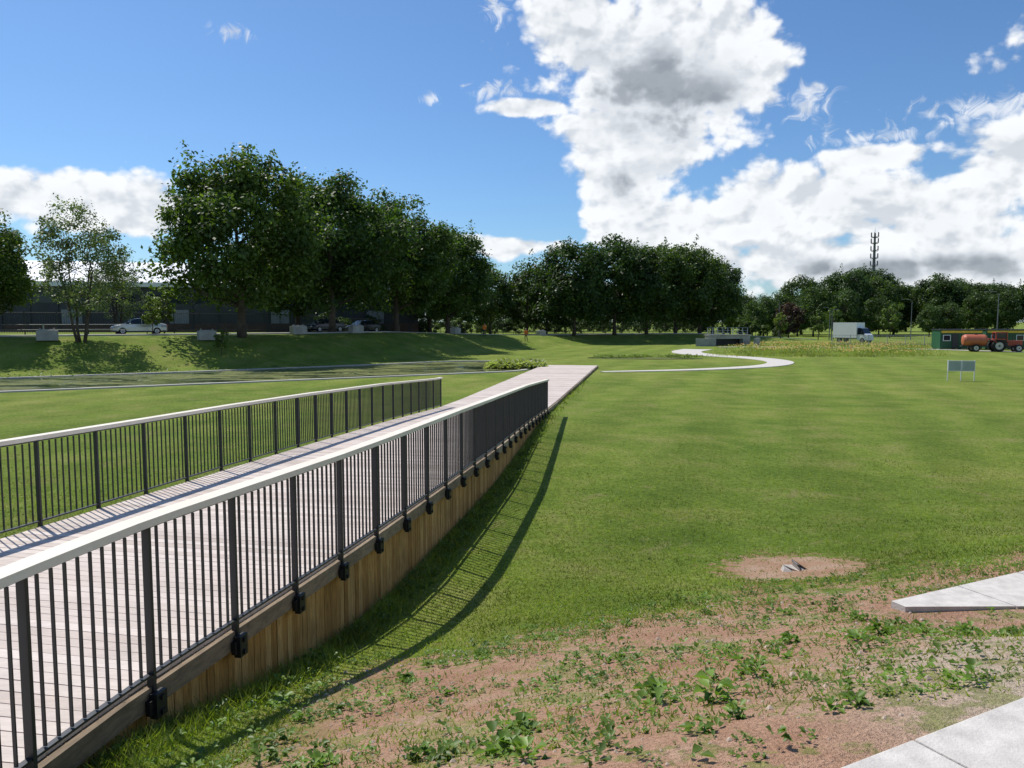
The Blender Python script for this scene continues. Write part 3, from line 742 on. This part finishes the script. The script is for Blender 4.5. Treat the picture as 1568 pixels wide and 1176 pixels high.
cb=empty('culvert_bridge',(31,110,0),.35); mb=MB()
mb.box((-2.9,0,.75),(1.2,1.0,1.5)); mb.box((2.9,0,.75),(1.2,1.0,1.5)); mb.box((0,0,1.25),(4.6,.98,.5)); mb.box((0,-.05,1.56),(7.2,1.2,.12))
mb.obox((-4.4,-.9,.5),(1.0,-.8,0),(.1,.12,0),(0,0,.6)); mb.obox((4.4,-.9,.5),(1.0,.8,0),(-.1,.12,0),(0,0,.6))
mb.box((0,.4,.5),(4.6,.1,1.0),1); mb.obj('headwall',[CONC_G,BLACK],cb)  # black panel stands in for the shade inside the culvert opening
mb=MB()
for i in range(-4,5): mb.box((i*.85,0,2.1),(.06,.06,1.0))
for z in (1.85,2.2,2.58): mb.box((0,0,z),(7.0,.05,.05))
mb.obj('parapet_rail',[simple('rail_blue_grey',(.25,.3,.35),.5)],cb)

# ------------------------------------------------------------------ workers
SKIN=simple('skin',(.45,.27,.2),.6); VEST=simple('hi_vis',(.85,.22,.03),.6); TRO=simple('trousers',(.03,.035,.06),.8); HEL=simple('helmet',(.7,.7,.7),.4)
def worker(x,y,rz,lean):
    v=[(0,0,.95),(0,0,1.15),(0,0,1.38),(0,-lean*.1,1.5),(0,-lean*.15,1.60),(0,-lean*.18,1.72),
       (-.19,0,1.42),(-.26,-.05,1.13),(-.22,-.22,.92),(.19,0,1.42),(.27,-.02,1.13),(.24,-.16,.9),
       (-.10,0,.88),(-.13,-.06,.48),(-.15,.06,.08),(-.15,-.12,.04),(.10,0,.88),(.14,.02,.48),(.17,.16,.08),(.17,-.0,.04)]
    e=[(0,1),(1,2),(2,3),(3,4),(4,5),(2,6),(6,7),(7,8),(2,9),(9,10),(10,11),(0,12),(12,13),(13,14),(14,15),(0,16),(16,17),(17,18),(18,19)]
    R=[.15,.15,.17,.06,.10,.085,.075,.055,.04,.075,.055,.04,.10,.075,.05,.045,.10,.075,.05,.045]
    me=bpy.data.meshes.new('w'); me.from_pydata(v,e,[]); o=bpy.data.objects.new('w',me); S.collection.objects.link(o)
    m=o.modifiers.new('s','SKIN'); m.use_smooth_shade=True; o.modifiers.new('ss','SUBSURF').levels=1
    for i,rr in enumerate(R): me.skin_vertices[0].data[i].radius=(rr,rr*.8)
    me.skin_vertices[0].data[0].use_root=True
    bpy.context.view_layer.update(); dg=bpy.context.evaluated_depsgraph_get()
    nm=bpy.data.meshes.new_from_object(o.evaluated_get(dg)); bpy.data.objects.remove(o)
    nm.materials.clear()
    for mm in (TRO,VEST,SKIN,HEL): nm.materials.append(mm)
    for p_ in nm.polygons:
        c=p_.center; z=c.z
        p_.material_index=3 if z>1.68 else 2 if z>1.48 else (2 if (z<.97 and abs(c.x)>.19 and z>.8) else 1 if z>.92 else 0)
    w=bpy.data.objects.new('worker',nm); w.location=(x,y,tz(x,y)); w.rotation_euler=(0,0,rz); link(w)
worker(-3.6,100,.3,1); worker(1.9,104,-.5,.3)

# ------------------------------------------------------------------ sky and sun
w=bpy.data.worlds.new('World'); S.world=w; w.use_nodes=True; nt=w.node_tree; nt.nodes.clear()
out=nt.nodes.new('ShaderNodeOutputWorld'); bg=nt.nodes.new('ShaderNodeBackground'); L(nt,bg.outputs[0],out.inputs[0])
sky=nt.nodes.new('ShaderNodeTexSky'); sky.sky_type='NISHITA'; sky.sun_disc=False
SUNV=Vector((-.5,.5,1)).normalized()
sky.sun_elevation=math.asin(SUNV.z); sky.sun_rotation=math.radians(315); sky.altitude=50; sky.air_density=1.0; sky.dust_density=.5; sky.ozone_density=3.5
tc=nt.nodes.new('ShaderNodeTexCoord'); sx=nt.nodes.new('ShaderNodeSeparateXYZ'); L(nt,tc.outputs['Generated'],sx.inputs[0])
az=mth(nt,'MULTIPLY',mth(nt,'ARCTAN2',sx.outputs[0],sx.outputs[1]),57.2958)
el=mth(nt,'MULTIPLY',mth(nt,'ARCSINE',sx.outputs[2]),57.2958)
BL=[(9.8,17.7,6.8,6),(4.8,20.5,3.4,4.5),(14.6,17.4,4.2,4.8),(8.4,13.3,5.2,3.6),(8.2,10.2,4.2,3.2),(1.5,15.2,3.0,.6),(10.8,7.0,5.0,2.3),
(17.1,8.2,4.6,2.6),(22.2,8.0,4.6,2.6),(25.0,10.8,3.4,.9),(28.2,6.4,6.0,3.2),(33.0,9.2,3.8,2.8),(27,3.8,17,2.2),
(-31.5,7.8,8,1.8),(-24.8,7.0,3,1.7),(0,5.5,5.5,.8),
(12,24,6,3.5),(46,12,12,6),(-62,9,14,4),(90,14,22,6),(-110,12,22,5),(170,14,24,6)]
CORE=[(9.3,16.0,5.8,3.5),(13.2,14.8,4.4,2.6),(9.3,9.8,3.0,1.8),(28,3.4,13,1.0)]
WISP=[(-19.5,19,2.0,.8),(-5.9,15.7,1.0,.6),(-1,16.2,3.4,.9),(-1.2,21.5,1.6,2.0),(20.8,14.3,2.8,1.8),(31,13,6,1.3),(24,12,5,.8)]
def comb(a,b):
    c=nt.nodes.new('ShaderNodeCombineXYZ'); L(nt,a,c.inputs[0]); L(nt,b,c.inputs[1]); return c.outputs[0]
def blobs(p,lst):
    m=None
    for cx,cy,rx,ry in lst:
        v=nt.nodes.new('ShaderNodeVectorMath'); v.operation='MULTIPLY_ADD'; L(nt,p,v.inputs[0]); v.inputs[1].default_value=(1/rx,1/ry,0); v.inputs[2].default_value=(-cx/rx,-cy/ry,0)
        l=nt.nodes.new('ShaderNodeVectorMath'); l.operation='LENGTH'; L(nt,v.outputs[0],l.inputs[0])
        m=l.outputs['Value'] if m is None else mth(nt,'SMOOTH_MIN',m,l.outputs['Value'],.15)
    return m
p0=comb(az,el)
mask=mth(nt,'MAXIMUM',mth(nt,'SUBTRACT',1.0,blobs(p0,BL)),-1.5)
def tex(p,det=7):
    sc=nt.nodes.new('ShaderNodeVectorMath'); sc.operation='MULTIPLY'; L(nt,p,sc.inputs[0]); sc.inputs[1].default_value=(1,1.35,1)
    n1=n2d(nt,.20,det,.55,sc.outputs[0],.2)
    vo=nt.nodes.new('ShaderNodeTexVoronoi'); vo.voronoi_dimensions='2D'; vo.feature='F1'; vo.inputs['Scale'].default_value=.42; vo.inputs['Detail'].default_value=2; vo.inputs['Roughness'].default_value=.55
    L(nt,sc.outputs[0],vo.inputs['Vector'])
    d=mth(nt,'MULTIPLY',mth(nt,'SUBTRACT',n1,.47),2.0)
    return mth(nt,'ADD',d,mth(nt,'MULTIPLY',mth(nt,'SUBTRACT',.45,vo.outputs['Distance']),.45))
t0=tex(p0); t1=tex(comb(mth(nt,'ADD',az,-.55),mth(nt,'ADD',el,.8)),4)
d0=mth(nt,'ADD',mth(nt,'ADD',mask,.33),t0)
alpha=sstep(nt,d0,.0,.42)
wn=n2d(nt,.75,6,.62,p0,.8)
wisp=sstep(nt,mth(nt,'ADD',mth(nt,'MULTIPLY',mth(nt,'SUBTRACT',1.0,blobs(p0,WISP)),.35),mth(nt,'SUBTRACT',wn,.5)),.08,.42,0.,.75)
alpha=mth(nt,'MAXIMUM',alpha,wisp)
lit=sstep(nt,mth(nt,'SUBTRACT',t0,t1),-.40,.20)
thick=sstep(nt,d0,.45,1.4)
core=sstep(nt,mth(nt,'ADD',blobs(p0,CORE),mth(nt,'MULTIPLY',t0,-.45)),1.30,.35)
shade=mth(nt,'SUBTRACT',1.0,mth(nt,'MULTIPLY',thick,.08))
relief=mth(nt,'MULTIPLY',mth(nt,'SUBTRACT',1.0,lit),mth(nt,'SUBTRACT',.33,mth(nt,'MULTIPLY',core,.17)))
shade=mth(nt,'SUBTRACT',shade,relief)
shade=mth(nt,'SUBTRACT',shade,mth(nt,'MULTIPLY',mth(nt,'MULTIPLY',core,sstep(nt,d0,.35,1.1)),.54),None,True)
cc=ramp(nt,shade,[(0,(.19,.22,.27)),(.35,(.34,.375,.42)),(.7,(.72,.76,.81)),(1,(1.0,1.02,1.04))])
STR=.10
cs=nt.nodes.new('ShaderNodeVectorMath'); cs.operation='SCALE'; L(nt,cc,cs.inputs[0]); cs.inputs['Scale'].default_value=1/STR
hz=mix(nt,1.0,sky.outputs[0],(.76,1.0,1.22),'MULTIPLY')
col=mix(nt,mth(nt,'MULTIPLY',alpha,.97),hz,cs.outputs[0])
L(nt,col,bg.inputs[0]); bg.inputs[1].default_value=STR
sun=bpy.data.lights.new('sun','SUN'); sun.energy=4.5; sun.angle=math.radians(.53); sun.color=(1,.95,.87)
so=bpy.data.objects.new('sun',sun); so.rotation_euler=(-SUNV).to_track_quat('-Z','Y').to_euler(); so.location=(-30,30,60); link(so)

# ------------------------------------------------------------------ camera
cam=bpy.data.cameras.new('camera'); cam.lens=26.86; cam.sensor_width=36; cam.clip_end=5000; cam.clip_start=.05
co=bpy.data.objects.new('camera',cam); co.location=(0,0,EYE); co.rotation_euler=(math.radians(90-4.69),0,0); link(co); S.camera=co
